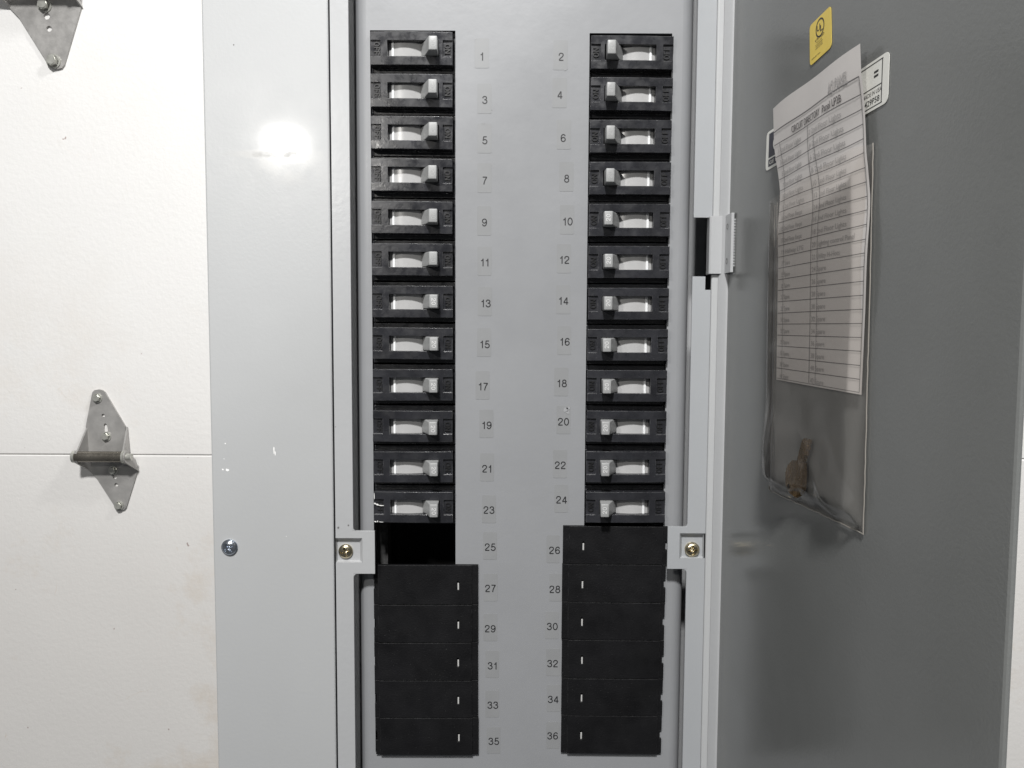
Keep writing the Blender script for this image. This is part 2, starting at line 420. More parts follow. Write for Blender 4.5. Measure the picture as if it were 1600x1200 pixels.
# side returns of the trim
for a, b in ((xL+.0006, xL+.0022), (xR-.0022, xR-.0006)):
    part('trim_return', boxm('trim_return', a, b, .0012, .018, ZB+.001, ZT-.001), M['paint'])

# hinge-side bend that carries the door
bm = extrude_profile([(xB, -.0002), (xH-.0006, -.0048), (xH+.0004, -.0056), (xH+.0016, -.0056), (xH+.0022, -.0002)], ZB+.012, ZT-.012)
part('hinge_bend', to_mesh(bm, 'hinge_bend', smooth=True), M['paint'])

# left and right frame strips with the screw tabs (dished pockets round the screws)
Ys = .0008
def rounded_cells(x0, x1, z0, z1): pass
def strip_left():
    tx = W(585.7, 863, Ys).x; tz1 = W(560, 829.5, Ys).z; tz0 = W(560, 896.5, Ys).z
    px0, px1 = xJ+.0004, W(566, 860, Ys).x; pz1, pz0 = W(545, 841, Ys).z, W(545, 879, Ys).z
    def fn(x, z):
        if xSL < x and not (tz0 < z < tz1): return None
        if x < px1 and pz0 < z < pz1: return None
        return Ys
    bm = cells([xJ+.0004, px1, xSL, tx], [zb2+.001, tz0, pz0, pz1, tz1, zt2-.001], fn, Ys+.0014)
    return bm, (px0, px1, pz0, pz1), (tx, tz0, tz1)
def pocket(bm, px0, px1, pz0, pz1, open_side):
    d = .0030; s = .0019
    q0 = px0 + (0.0004 if open_side == 'L' else s); q1 = px1 - (0.0004 if open_side == 'R' else s)
    r0_, r1_ = pz0+.0006, pz1-s*1.3
    o = [(px0, pz0), (px1, pz0), (px1, pz1), (px0, pz1)]; i = [(q0, r0_), (q1, r0_), (q1, r1_), (q0, r1_)]
    O = [bm.verts.new((x, Ys, z)) for x, z in o]; I = [bm.verts.new((x, Ys+d, z)) for x, z in i]
    for k in range(4):
        j = (k+1) % 4; bm.faces.new((O[k], O[j], I[j], I[k]))
    bm.faces.new(I)
    return Ys+d
def fillet_corners(bm, pts, r):
    for (x, z, dx, dz) in pts:      # small concave fillets where the tab meets the strip
        n = 6; c = (x+dx*r, z+dz*r)
        arc = [(c[0]-dx*r*math.cos(t), c[1]-dz*r*math.sin(t)) for t in [math.pi/2*k/n for k in range(n+1)]]
        poly = [(x, z)]+arc
        for y in (Ys,):
            bm.faces.new([bm.verts.new((a, y+.00001, b)) for a, b in poly])
bm, pk, tb = strip_left(); yP = pocket(bm, *pk, 'L'); fillet_corners(bm, [(xSL, tb[2], 1, 1), (xSL, tb[1], 1, -1)], .0025)
part('frame_strip', to_mesh(bm, 'frame_strip'), M['paint'], 'left frame strip with screw tab')
PKL = pk
def strip_right():
    tx = W(1043, 856, Ys).x; tz1 = W(1060, 823, Ys).z; tz0 = W(1060, 889, Ys).z
    px0, px1 = W(1062, 850, Ys).x, xJR-.0004; pz1, pz0 = W(1080, 833.5, Ys).z, W(1080, 872.5, Ys).z
    n1, n0 = W(1095, 340, Ys).z, W(1095, 432, Ys).z; nx = W(1103, 400, Ys).x; h0 = W(1105, 453, Ys).z; hx = W(1111, 440, Ys).x
    def fn(x, z):
        if x < xSR and not (tz0 < z < tz1): return None
        if x > px0 and pz0 < z < pz1: return None
        if n0 < z < n1 and x < nx: return None
        if h0 < z < n1 and nx < x < hx: return None
        return Ys
    bm = cells([tx, px0, xSR, nx, hx, xJR-.0004], [zb2+.001, tz0, pz0, pz1, tz1, h0, n0, n1, zt2-.001], fn, Ys+.0014)
    return bm, (px0, px1, pz0, pz1), (tx, tz0, tz1)
bm, pk, tb = strip_right(); pocket(bm, *pk, 'R'); fillet_corners(bm, [(xSR, tb[2], -1, 1), (xSR, tb[1], -1, -1)], .0025)
part('frame_strip', to_mesh(bm, 'frame_strip'), M['frame'], 'right frame strip with screw tab, notched behind the catch')

# screws
part('screw', screw_mesh(.0046, .0026, rot=.25), M['brass_screw'], 'left brassy cross-head screw in its tab', loc=W(540.5, 861, yP))
part('screw', screw_mesh(.0047, .0034, rot=.1), M['brass_screw'], 'right brassy cross-head screw in its tab', loc=W(1081, 858, yP))
part('screw', screw_mesh(.0046, .0026, rot=.6), M['screw'], 'silver screw near the left edge of the trim', loc=W(359, 855, -.0004))
part('washer', to_mesh(lathe_y([(.0052, 0), (.0052, -.0006), (.0030, -.0007)], cx=W(359, 855, 0).x, cz=W(359, 855, 0).z), 'washer'), M['screw'])

# dead front: pan with rolled edges and two breaker slots
slx0, slx1 = XV([(580, 50), (580, 400), (583, 800)], DF), XV([(712, 47), (711.5, 400), (711.5, 820)], DF)
srx0, srx1 = XV([(919.5, 55), (918, 300), (915, 810)], DF), XV([(1049, 55), (1045, 400), (1037, 810)], DF)
slz1 = W(645, 47.5, DF).z; srz1 = W(985, 52, DF).z; slz0 = W(660, 1176, DF).z
dx0 = XV([(557, 0), (557, 600), (563, 1200)], DF+.003); dx1 = XV([(1081, 0), (1080, 300), (1068.5, 900), (1062, 1200)], DF+.0045)
rr = .0078
def dead_fn(x, z):
    if slx0 < x < slx1 and slz0 < z < slz1: return None
    if srx0 < x < srx1 and slz0 < z < srz1: return None
    return DF
bm = cells([dx0+rr, slx0, slx1, srx0, srx1, dx1-rr], [ZB+.03, slz0, srz1, slz1, ZT-.03], dead_fn, DF+.0016)
def rolled(bm, x, sgn):
    n = 8; prev = None
    for k in range(n+2):
        if k <= n:
            t = math.pi/2*k/n; X = x+sgn*(-rr+rr*math.sin(t)) ; Y = DF+rr*(1-math.cos(t))
        else: X = x; Y = DF+.03
        cur = [bm.verts.new((X, Y, z)) for z in (ZB+.03, ZT-.03)]
        if prev: bm.faces.new((prev[0], prev[1], cur[1], cur[0]))
        prev = cur
rolled(bm, dx0, -1); rolled(bm, dx1, 1)
me = to_mesh(bm, 'dead_front', smooth=True)
for p in me.polygons:
    if p.normal.y < -.9999: p.use_smooth = False
part('dead_front', me, M['dead'])
part('gutter', boxm('gutter', xSL-.012, dx0+.002, .050, .052, ZB+.03, ZT-.03), M['paint'])
part('gutter', boxm('gutter', dx1-.002, xJR+.008, .050, .052, ZB+.03, ZT-.03), M['paint'])

# catch bracket on the hinge side
z1, z0 = W(1122, 338, -.001).z, W(1122, 428, -.001).z
bx0 = W(1104, 385, .010).x; bx1 = W(1109, 385, -.002).x; bx2 = xH-.0009; t = .0011
fy = -.017
prof = [(bx0, .010), (bx1-.0002, -.0012), (bx1+.0008, -.0022), (bx2-.0006, -.0022), (bx2, -.0030), (bx2+.0002, fy),
        (bx2+.0019, fy), (bx2+.0019, fy+.004), (bx2+.0013, fy+.004), (bx2+.0012, -.0022), (bx2+.0006, -.0011), (bx1+.0012, -.0011), (bx0+.0011, .010)]
bm = extrude_profile(prof, z0, z1)
part('catch_bracket', to_mesh(bm, 'catch_bracket'), M['paint'], 'bent grey catch bracket beside the hinge line')
cb = panel.children[-1] if False else [o for o in bpy.data.objects if o.name.startswith('catch_bracket')][0]
bm = bmesh.new()
nt_ = 17
for k in range(nt_):
    zc = z0+.004+(z1-z0-.008)*k/(nt_-1); box(bm, bx2+.0020, bx2+.0027, fy+.0002, fy+.003, zc-.0005, zc+.0005)
o = link('serration', to_mesh(bm, 'serration'), cb, M['paint'])
for zz in (W(1140, 354, -.009).z, W(1140, 408, -.009).z):
    bm = lathe_y([(0, .0004), (.0009, .0004), (.0014, 0), (.0018, 0)], 16)
    bmesh.ops.rotate(bm, verts=bm.verts, cent=(0, 0, 0), matrix=Matrix.Rotation(math.radians(-90), 3, 'Z'))
    o = link('dimple', to_mesh(bm, 'dimple', True, (bx2-.00005, -.009, zz)), cb, M['ink_soft'])

# ------------------------------------------------------------------ the open door
A = math.radians(2.7)
ddir = Vector((math.sin(A), -math.cos(A), 0)); dn = Vector((-math.cos(A), -math.sin(A), 0))    # outwards along the leaf; normal towards the breakers
DO = Vector((xH+.0012, -.0048, 0))
def raydoor(px, py, off=0.0):
    d = fw + rt*((px-800)/F_PX) + up*((600-py)/F_PX)
    p0 = DO+dn*off
    t = (p0-CAM).dot(dn)/d.dot(dn)
    return CAM+d*t
wd = (raydoor(1590, 600)-DO).dot(ddir)
def dpt(s, off, z): return DO+ddir*s+dn*off+Vector((0, 0, z))
bm = bmesh.new()
th = .0022; ztd, zbd = ZT-.03, ZB+.03
sec = [(0, 0), (wd, 0), (wd+.0008, -.0004), (wd+.0010, -.0011), (wd+.0008, -.0018), (wd, -.0022), (0, -.0022)]
A1 = [bm.verts.new(dpt(s, o_, zbd)) for s, o_ in sec]; B1 = [bm.verts.new(dpt(s, o_, ztd)) for s, o_ in sec]
for i in range(len(sec)):
    j = (i+1) % len(sec); bm.faces.new((A1[i], A1[j], B1[j], B1[i]))
bm.faces.new(A1); bm.faces.new(B1[::-1])
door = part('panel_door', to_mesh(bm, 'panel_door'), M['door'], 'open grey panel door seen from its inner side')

def rquad(c, r, n=5):
    """rounded polygon through four 3-D corners"""
    out = []
    for i in range(4):
        p, a, b = c[i], c[i-1], c[(i+1) % 4]
        pa = p+(a-p).normalized()*r; pb = p+(b-p).normalized()*r
        for k in range(n+1):
            t = k/n; out.append(pa*(1-t)**2+p*2*t*(1-t)+pb*t*t)
    return out
def sheet(pts, th_=.00012):
    bm = bmesh.new(); f = bm.faces.new([bm.verts.new(p) for p in pts])
    r = bmesh.ops.extrude_face_region(bm, geom=[f])
    bmesh.ops.translate(bm, verts=[g for g in r['geom'] if isinstance(g, bmesh.types.BMVert)], vec=dn*th_)
    return to_mesh(bm, 'sheet')
def bil(c, u, v, off=0):
    """c = top-left, top-right, bottom-right, bottom-left; v from the bottom"""
    return (c[3]*(1-u)+c[2]*u)*(1-v)+(c[0]*(1-u)+c[1]*u)*v+dn*off
def square_up(tl, br):
    """label on the door: upright rectangle from two traced corners"""
    a, b = raydoor(*tl), raydoor(*br); s0, s1 = (a-DO).dot(ddir), (b-DO).dot(ddir)
    return [dpt(s0, 0, a.z), dpt(s1, 0, a.z), dpt(s1, 0, b.z), dpt(s0, 0, b.z)]
def bars(bm, c, rects, off):
    for u0_, u1_, v0, v1 in rects:
        bm.faces.new([bm.verts.new(bil(c, a, b, off)) for a, b in ((u0_, v0), (u1_, v0), (u1_, v1), (u0_, v1))])
# yellow certification label
c = [raydoor(1266, 41), raydoor(1299.5, 8), raydoor(1300.5, 73), raydoor(1266.5, 104)]
c = [p+dn*.0002 for p in c]
yl = part('yellow_label', sheet(rquad(c, .0025)), M['yellow'], 'small yellow certification label high on the door')
bm = bmesh.new()
wy = (c[1]-c[0]).length; hy = (c[0]-c[3]).length
def ring(bm, c, cu, cv, ru, rv, w, off, n=40):
    P = lambda k, f: bm.verts.new(bil(c, cu+ru*f*math.cos(2*math.pi*k/n), cv+rv*f*math.sin(2*math.pi*k/n), off))
    a = [P(k, 1) for k in range(n)]; b = [P(k, 1-w) for k in range(n)]
    for k in range(n): bm.faces.new((a[k], a[(k+1) % n], b[(k+1) % n], b[k]))
def tx(bm, c, s, cu, cv, hu, hv, off=.00018, spacing=1.0):
    """text of width hu and cap height hv in label fractions"""
    text_bm(bm, s, lambda x, y: bil(c, cu+x, cv+y, off), hv, wid=hu, spacing=spacing)
ring(bm, c, .50, .72, .20, .20*wy/hy*.95, .17, .00018)
tx(bm, c, 'U', .43, .75, .15, .15); tx(bm, c, 'L', .575, .69, .13, .15)
tx(bm, c, 'LISTED', .48, .50, .42, .055)
for v, w in ((.425, .26), (.375, .34), (.33, .30), (.285, .34)): tx(bm, c, 'PANELBOARD'[:10], .45, v, w, .022)
tx(bm, c, 'ISSUE No', .30, .12, .40, .03); 
link('label_print', flat(bm), yl, M['ink'])
# long white maker's label behind the paper
c = [raydoor(1199, 208), raydoor(1391.5, 78), raydoor(1388.5, 159), raydoor(1197, 268)]
c = [p+dn*.0002 for p in c]
wl = part('maker_label', sheet(rquad(c, .003)), M['white_label'], 'long white and black maker label partly behind the directory sheet')
bm = bmesh.new(); bars(bm, c, [(.03, .30, .30, .93), (.03, .30, .07, .26)], .00016); link('label_print', flat(bm), wl, M['black_label'])
bm = bmesh.new(); ring(bm, c, .165, .60, .085, .27, .13, .0003); ring(bm, c, .165, .60, .068, .215, .07, .0003)
tx(bm, c, 'GE', .165, .60, .085, .20, .0003); tx(bm, c, 'GE Industrial', .155, .165, .22, .09, .0003)
link('label_print', flat(bm), wl, M['white_label'])
def lu(px, py):
    p = raydoor(px, py); s_ = (p-DO).dot(ddir); a_, b_ = [(q_-DO).dot(ddir) for q_ in (c[0], c[1])]; u_ = (s_-a_)/(b_-a_)
    zt_ = c[0].z*(1-u_)+c[1].z*u_; zb_ = c[3].z*(1-u_)+c[2].z*u_
    return u_, (p.z-zb_)/(zt_-zb_)
def txp(bm, s_, px0, py0, px1, py1, hv):
    (a_, v0_), (b_, v1_) = lu(px0, py0), lu(px1, py1)
    tx(bm, c, s_, (a_+b_)/2, (v0_+v1_)/2, b_-a_, hv, .00017)
bm = bmesh.new()
bars(bm, c, [(.33, .965, .925, .945), (.33, .965, .06, .08), (.958, .963, .06, .945), (.33, .335, .06, .945), (.33, .96, .44, .46)], .00017)
txp(bm, '3429P58', 1349, 167, 1375.5, 152, .12)
(ua, va), (ub, vb) = lu(1367, 118), lu(1374, 113); bars(bm, c, [(ua, ub, va+.03, va+.075), (ua, ub, va-.055, va-.01)], .00017)
link('label_print', flat(bm), wl, M['ink'])
bm = bmesh.new(); txp(bm, 'MADE IN USA', 1350, 154, 1379, 138, .085); link('label_print', flat(bm), wl, M['ink_soft'])

# ------------------------------------------------------------------ number stickers
NUM = {1: (753, 88, 753, 83), 3: (757.5, 156, 757, 154), 5: (757.5, 219, 757, 216), 7: (757.5, 282, 757, 278), 9: (757, 347.5, 756.5, 345), 11: (757.5, 410, 757, 408),
 13: (759, 474, 757.5, 471), 15: (757.5, 538, 756.5, 535), 17: (755, 604, 754, 602), 19: (760.5, 664.5, 760, 662), 21: (761, 732.5, 761, 730), 23: (764, 797, 764, 795.5),
 25: (766, 855, 765.5, 853), 27: (766.5, 919.5, 766.5, 918), 29: (766, 982.5, 766, 980.5), 31: (769.5, 1040.5, 769, 1038), 33: (770, 1102, 769, 1100), 35: (771.5, 1158.5, 771, 1157),
 2: (877, 88.5, 876, 86), 4: (875, 148, 874.5, 145), 6: (880, 215.5, 881, 210), 8: (885.5, 279, 885, 276), 10: (887, 346, 886, 343), 12: (882, 406, 881, 404),
 14: (880.5, 470, 880, 468), 16: (882.5, 534, 881.5, 532), 18: (878, 599, 877, 596.5), 20: (880.5, 659, 880.5, 656), 22: (875.5, 727, 875, 725), 24: (877.5, 781, 877, 779),
 26: (866.5, 860, 864, 858), 28: (867, 921, 869, 918), 30: (863, 979, 862, 977), 32: (863.5, 1037, 864, 1035), 34: (864.5, 1093, 865, 1091), 36: (863.5, 1150, 864, 1149)}
for n, (tx_, ty_, sx, sy) in NUM.items():
    p = W(sx, sy, DF-.0002); q = W(tx_, ty_, DF-.0004)
    hw, hh = .0045, .0091
    if n in (1, 2): hh = .0090
    if n == 26: hw = .0042
    pts = []
    for (cx, cz, a0) in ((hw, hh, 0), (-hw, hh, 90), (-hw, -hh, 180), (hw, -hh, 270)):
        r = .0008
        for k in range(4):
            a = math.radians(a0+30*k); pts.append((p.x+cx-math.copysign(r, cx)+r*math.cos(a), p.z+cz-math.copysign(r, cz)+r*math.sin(a)))
    bm = plate(pts, [], DF-.00012, DF-.00001)
    rot = random.uniform(-.012, .012)
    o = part('number_sticker', to_mesh(bm, 'number_sticker'), M['clear'], 'clear number sticker printed %d' % n)
    bm = bmesh.new(); ca, sa = math.cos(rot), math.sin(rot)
    glyphs(bm, str(n), lambda x, y: Vector((q.x+x*ca-y*sa, DF-.00022, q.z+x*sa+y*ca)), .00485, Vector((0, -8e-6, 0)))
    link('number_print', flat(bm), o, M['ink'])

# ------------------------------------------------------------------ circuit breakers
mm = .001
YF, YL = .0065, .0150        # nose face and shoulder depth (scene Y)
def breaker_case():
    nzh, bzh = 9.9*mm, 12.55*mm
    n0, n1 = -25.6*mm, 24.9*mm
    w0, w1, wz = -15.1*mm, 16.6*mm, 4.75*mm
    o0, o1, oz = -25.6*mm, -19.3*mm, 4.9*mm; i0, i1 = 19.0*mm, 24.9*mm
    def fn(x, z):
        if not (n0 < x < n1 and abs(z) < nzh): return YL
        if w0 < x < w1 and abs(z) < wz: return None
        if (o0 < x < o1 or i0 < x < i1) and abs(z) < oz: return YF+.0009
        return YF
    xs = [-26.1*mm, n0, o1, w0, w1, i0, n1, 26.4*mm]+[n0+(n1-n0)*k/12 for k in range(13)]
    xs = [x for x in xs]
    zs = [-bzh, -nzh, -oz, -wz, wz, oz, nzh, bzh]
    def warp(x, y, z):
        if y < YF+.0005: y -= .0007*(1-(x/.026)**2)
        return (x, y, z)
    bm = cells(xs, zs, fn, .046, warp=warp)
    # body sides so that nothing is open behind
    return to_mesh(bm, 'breaker_case')
def drum_mesh():
    bm = bmesh.new(); R = 26*mm; cx = -5*mm; yc = YF+.0030+R; n = 20; prev = None
    for k in range(n+1):
        x = -16.5*mm+(34.0*mm)*k/n; y = yc-math.sqrt(R*R-(x-cx)**2)
        cur = [bm.verts.new((x, y, z)) for z in (-5.6*mm, 5.6*mm)]
        if prev: bm.faces.new((prev[0], cur[0], cur[1], prev[1]))
        prev = cur
    return to_mesh(bm, 'drum', smooth=True)
def drum_y(x): return YF+.0030+26*mm-math.sqrt((26*mm)**2-(x+5*mm)**2)
def mark_mesh():
    bm = bmesh.new()
    a, b = -13.2*mm, -11.5*mm
    ps = [(a, drum_y(a)-.0001), (a+.0003, drum_y(a)-.0007), (b-.0003, drum_y(b)-.0007), (b, drum_y(b)-.0001)]
    A_ = [bm.verts.new((x, y, -4.9*mm)) for x, y in ps]; B_ = [bm.verts.new((x, y, 4.9*mm)) for x, y in ps]
    for i in range(3): bm.faces.new((A_[i], A_[i+1], B_[i+1], B_[i]))
    return to_mesh(bm, 'indicator')
def handle_mesh():
    bm = bmesh.new()
    yf = YF-.0104
    lo = [(5.0*mm, drum_y(5*mm)+.0015), (16.2*mm, drum_y(16*mm)-.001)]
    secs = [((5.2*mm, 15.9*mm), YF+.0045, 4.35*mm), ((8.2*mm, 16.3*mm), YF-.001, 4.45*mm), ((11.1*mm, 16.4*mm), yf+.0008, 4.15*mm), ((11.4*mm, 16.4*mm), yf, 4.15*mm)]
    rings = []
    for (a, b), y, h in secs:
        rings.append([bm.verts.new(p) for p in ((a, y, -h), (b, y, -h), (b, y, h), (a, y, h))])
    for p, q in zip(rings, rings[1:]):
        for i in range(4): bm.faces.new((p[i], p[(i+1) % 4], q[(i+1) % 4], q[i]))
    bm.faces.new(rings[-1]); bm.faces.new(rings[0][::-1])
    bmesh.ops.recalc_face_normals(bm, faces=bm.faces)
    es = [e for e in bm.edges if any(v in rings[-1] for v in e.verts) or (abs(e.verts[0].co.z-e.verts[1].co.z) < 4e-4 and e.calc_face_angle(0) > .8)]
    es = [e for e in bm.edges if e.calc_face_angle(0) > .6]
    bmesh.ops.bevel(bm, geom=es, offset=.0005, segments=3, affect='EDGES', profile=.5)
    return to_mesh(bm, 'handle', smooth=True), yf
case_me = breaker_case(); drum_me = drum_mesh(); mark_me = mark_mesh(); handle_me, yhf = handle_mesh()
def put(s, cx, h, wid):   # reads from top to bottom: rotated clockwise
    bm = bmesh.new(); glyphs(bm, s, lambda x, y: Vector((cx+y, YF+.00085, -x)), h, Vector((0, -1e-5, 0)), wid=wid, weight=.17, thick=Vector((0, -.0006, 0)))
    return to_mesh(bm, 'lettering')
off_me = put('OFF', -21.6*mm, 3.5*mm, 7.6*mm); on_me = put('ON', 21.9*mm, 3.5*mm, 5.8*mm)
bm = bmesh.new(); glyphs(bm, '20', lambda x, y: Vector((14.0*mm+y, yhf-.00006, -.0002-x)), 2.6*mm, Vector((0, -8e-6, 0)), wid=4.2*mm, weight=.13); rate_me = flat(bm)
rate_f = rate_me.copy()
def add(name, me, mtl, par):
    if not me.materials: me.materials.append(mtl)
    o = bpy.data.objects.new(name, me); COL.objects.link(o); o.parent = par; return o
def build_breaker():
    r = bpy.data.objects.new('circuit_breaker', None); COL.objects.link(r); r.empty_display_size = .01
    add('case', case_me, M['black'], r); add('drum', drum_me, M['drum'], r); add('indicator', mark_me, M['mark'], r)
    h = add('handle', handle_me, M['handle'], r); add('rating_number', rate_me, M['print_w'], h)
    add('off_lettering', off_me, M['letter'], r); add('on_lettering', on_me, M['letter'], r)
    return r
def copy_tree(o, parent=None):
    c_ = o.copy(); COL.objects.link(c_)
    if parent: c_.parent = parent; c_.matrix_parent_inverse = o.matrix_parent_inverse
    for ch in list(o.children): copy_tree(ch, c_)
    return c_
ORD = ['topmost']+[w+' from top' for w in 'second third fourth fifth sixth seventh eighth ninth tenth eleventh twelfth'.split()]
LB = [50.5, 115.5, 179.8, 244.6, 310, 375, 439.5, 504.3, 568, 632, 695, 757.3, 818.5]
RB = [58, 120.5, 185.5, 250.6, 314.5, 379, 443.5, 507, 570, 633, 695, 757, 819]
rate_f.materials.clear(); rate_f.materials.append(M['print_faint'])
proto = build_breaker(); first = True
YM = YL
for side, B in (('L', LB), ('R', RB)):
    for k in range(12):
        n = 2*k+1 if side == 'L' else 2*k+2
        y0, y1 = B[k], B[k+1]; cy = (y0+y1)/2
        if side == 'L': pc = W(645.8, cy, YM); pc.x = (slx0+slx1)/2
        else: pc = W(982, cy, YM); pc.x = (srx0+srx1)/2
        o = proto if first else copy_tree(proto); first = False
        o.location = (pc.x+random.uniform(-.15, .15)*mm, random.uniform(-.3, .3)*mm, pc.z)
        o.rotation_euler = (0, (0 if side == 'L' else math.pi)+random.uniform(-.006, .006)+(.004 if cy < 400 else 0), 0)
        for h in o.children:
            if h.name.startswith('handle'): h.location.x = random.uniform(-.45, .25)*mm; h.rotation_euler.z = random.uniform(-.02, .02)
        for h in o.children:
            for t_ in h.children: t_.data = rate_f if (side == 'L' and n < 13) or (side == 'R' and n < 9) else rate_me
        o['label'] = '%s black circuit breaker in the %s column, beside sticker %d' % (ORD[k], 'left' if side == 'L' else 'right', n)
        if k == 11 and side == 'L': o['label'] = 'chipped lowest black circuit breaker in the left column, just above the empty slot'
        if k == 11 and side == 'R': o['label'] = 'lowest black circuit breaker in the right column, just above the blank plates'
        if n == 23:
            for ax, az, bx_, bz_ in ((-25.6, 2.6, -24.2, 1.6), (-24.2, 1.9, -22.6, 1.1), (-22.8, 1.3, -19.2, .8), (-25.4, -9.2, -24.0, -9.9), (-23.6, -8.9, -23.0, -9.8), (-22.4, -9.5, -19.6, -9.85), (-25.6, 9.0, -25.2, 5.0), (-6, 9.3, -5.6, 9.8)):
                bm = bmesh.new(); y_ = YF-.0009
                pts_ = [(ax, az), ((ax+bx_)/2, az+random.uniform(-.1, .3)), (bx_, az-(az-bz_)*.4), (bx_, bz_), ((ax+bx_)/2, bz_+random.uniform(-.3, .1)), (ax, bz_+(az-bz_)*.3)]
                bm.faces.new([bm.verts.new((px_*mm, y_+.0008*(px_/26)**2, pz_*mm)) for px_, pz_ in pts_])
                add('chip', flat(bm), M['chip'], o)
        o['category'] = 'circuit breaker'; o['group'] = 'circuit breakers in two columns'

# ------------------------------------------------------------------ blank filler plates
FY = .0078
def filler(px0, px1, y0, y1, side, n, where):
    """plate traced at depth FY; slot near the inner side, notched outer rim"""
    a, b = W(px0, (y0+y1)/2, FY).x, W(px1, (y0+y1)/2, FY).x
    z1_, z0_ = W((px0+px1)/2, y0, FY).z-.00018, W((px0+px1)/2, y1, FY).z+.00018
    s = 1 if side == 'L' else -1
    if side == 'L': inn, outr = b, a
    else: inn, outr = a, b
    in2 = inn-s*.0040; out2 = outr+s*.0030; nt2 = outr+s*.0011
    sx0 = inn-s*.0137; sx1 = sx0+s*.0014
    zc = (z0_+z1_)/2; sz0, sz1 = zc-.0034, zc+.0026; qz0, qz1 = zc-.0030, zc+.0030
    lo, hi = min, max
    def between(x, p, q): return min(p, q) < x < max(p, q)
    def fn(x, z):
        if between(x, sx0, sx1) and sz0 < z < sz1: return None
        if between(x, outr, nt2) and qz0 < z < qz1: return None
        if between(x, in2, inn): return FY+.0011
        if between(x, outr, out2): return FY+.0010
        return FY
    bm = cells([inn, in2, sx0, sx1, out2, nt2, outr], [z0_, qz0, qz1, sz0, sz1, z1_], fn, DF-.0003)
    c0 = Vector(((a+b)/2, FY, zc))
    me = to_mesh(bm, 'filler_plate', shift=-c0)
    o = link('filler_plate', me, None, M['filler'], '%s black slotted filler plate in the %s stack, beside sticker %d' % (where, 'left' if side == 'L' else 'right', n), 'filler plate', 'blank filler plates closing unused slots')
    link('locking_tab', boxm('locking_tab', (sx0+sx1)/2-.0003-c0.x, (sx0+sx1)/2+.00065-c0.x, .0010, .0018, sz0-.0004-zc, sz0+.0043-zc, bev=.0002), o, M['tab'])
    o.location = c0+Vector((random.uniform(-.2, .2)*mm, random.uniform(-.12, .12)*mm, 0))
    o.rotation_euler = (0, random.uniform(-.002, .002)-(.004 if side == 'L' else -.004), 0)
LF = [883, 945, 1004.5, 1063.5, 1122, 1180]
for k in range(5):
    cy = (LF[k]+LF[k+1])/2; t_ = (cy-915)/(1150-915)
    filler(583+3.5*t_, 746.5+.5*t_, LF[k], LF[k+1], 'L', 27+2*k, ['topmost', 'second from top', 'middle', 'fourth from top', 'lowest'][k])
RF = [822.5, 882, 941.5, 1000.5, 1060.5, 1118.5, 1178]
for k in range(6):
    cy = (RF[k]+RF[k+1])/2; t_ = (cy-852)/(1150-852)
    filler(879.3-2.8*t_, 1042.5-9*t_, RF[k], RF[k+1], 'R', 26+2*k, ['topmost', 'second from top', 'third from top', 'fourth from top', 'fifth from top', 'lowest'][k])

# ------------------------------------------------------------------ directory sheet in its clear pocket
RY = [68, 118, 145.6, 168.6, 192, 215, 237.3, 260.5, 283, 305.6, 327, 349.5, 373, 394.7, 416, 439, 461, 483, 505.4, 527.4, 549, 571.4, 593, 617]
LY = [170, 208.6, 228.5, 247, 263.8, 281.6, 298.9, 316.5, 332.5, 349, 366.3, 385, 402.3, 419.6, 437.4, 454, 471.6, 489.4, 506.4, 523.6, 540.4, 557.6, 574.6, 593]
def lerp_tab(t, tab):
    for (a, va), (b, vb) in zip(tab, tab[1:]):
        if t <= b: return va+(vb-va)*(t-a)/(b-a)
    return tab[-1][1]
LX = [(68, 1206), (170, 1208), (228, 1211.5), (264, 1214.5), (300, 1217), (332, 1217.5), (366, 1216), (420, 1215.5), (500, 1214.5), (593, 1213), (700, 1212)]
RX = [(68, 1345), (118, 1345), (168, 1348.5), (215, 1354), (260, 1358), (305, 1359), (349, 1357.5), (416, 1354), (483, 1352), (549, 1349), (617, 1346)]
def poff(i, u):
    t = i/23
    return .0022+.002*max(0, 1-t*2.6)**1.4+.0006*math.sin(t*9+u*2.5)
rowL = [raydoor(lerp_tab(y, LX), y, poff(i, 0)) for i, y in enumerate(LY)]
rowR = [raydoor(lerp_tab(y, RX), y, poff(i, 1)) for i, y in enumerate(RY)]
def paper(u, r, off=0):
    """u across 0..1, r in rows 0..23 from the top"""
    i = min(22, max(0, int(r))); f = r-i
    a = rowL[i]*(1-f)+rowL[i+1]*f; b = rowR[i]*(1-f)+rowR[i+1]*f
    p = a*(1-u)+b*u
    p = p+dn*(off+.0010*math.sin(math.pi*u)*(1-r/30)+(.0006*math.sin(u*9+r*.8) if r < 6 else .0006*math.sin(u*9+r*.8)*max(0, 1-(r-6)/8)))
    return p
pc = paper(.5, 23)
sheet_o = empty('circuit_directory', pc, 'white ruled circuit directory sheet sticking out of the clear pocket on the open door', 'paper sheet')
bm = bmesh.new(); nu, nr = 14, 46
G = [[bm.verts.new(paper(i/nu, j*23/nr)-pc) for i in range(nu+1)] for j in range(nr+1)]
for j in range(nr):
    for i in range(nu): bm.faces.new((G[j][i], G[j][i+1], G[j+1][i+1], G[j+1][i]))
link('sheet', to_mesh(bm, 'sheet', True), sheet_o, M['paper'])
bm = bmesh.new()
OF = .00025
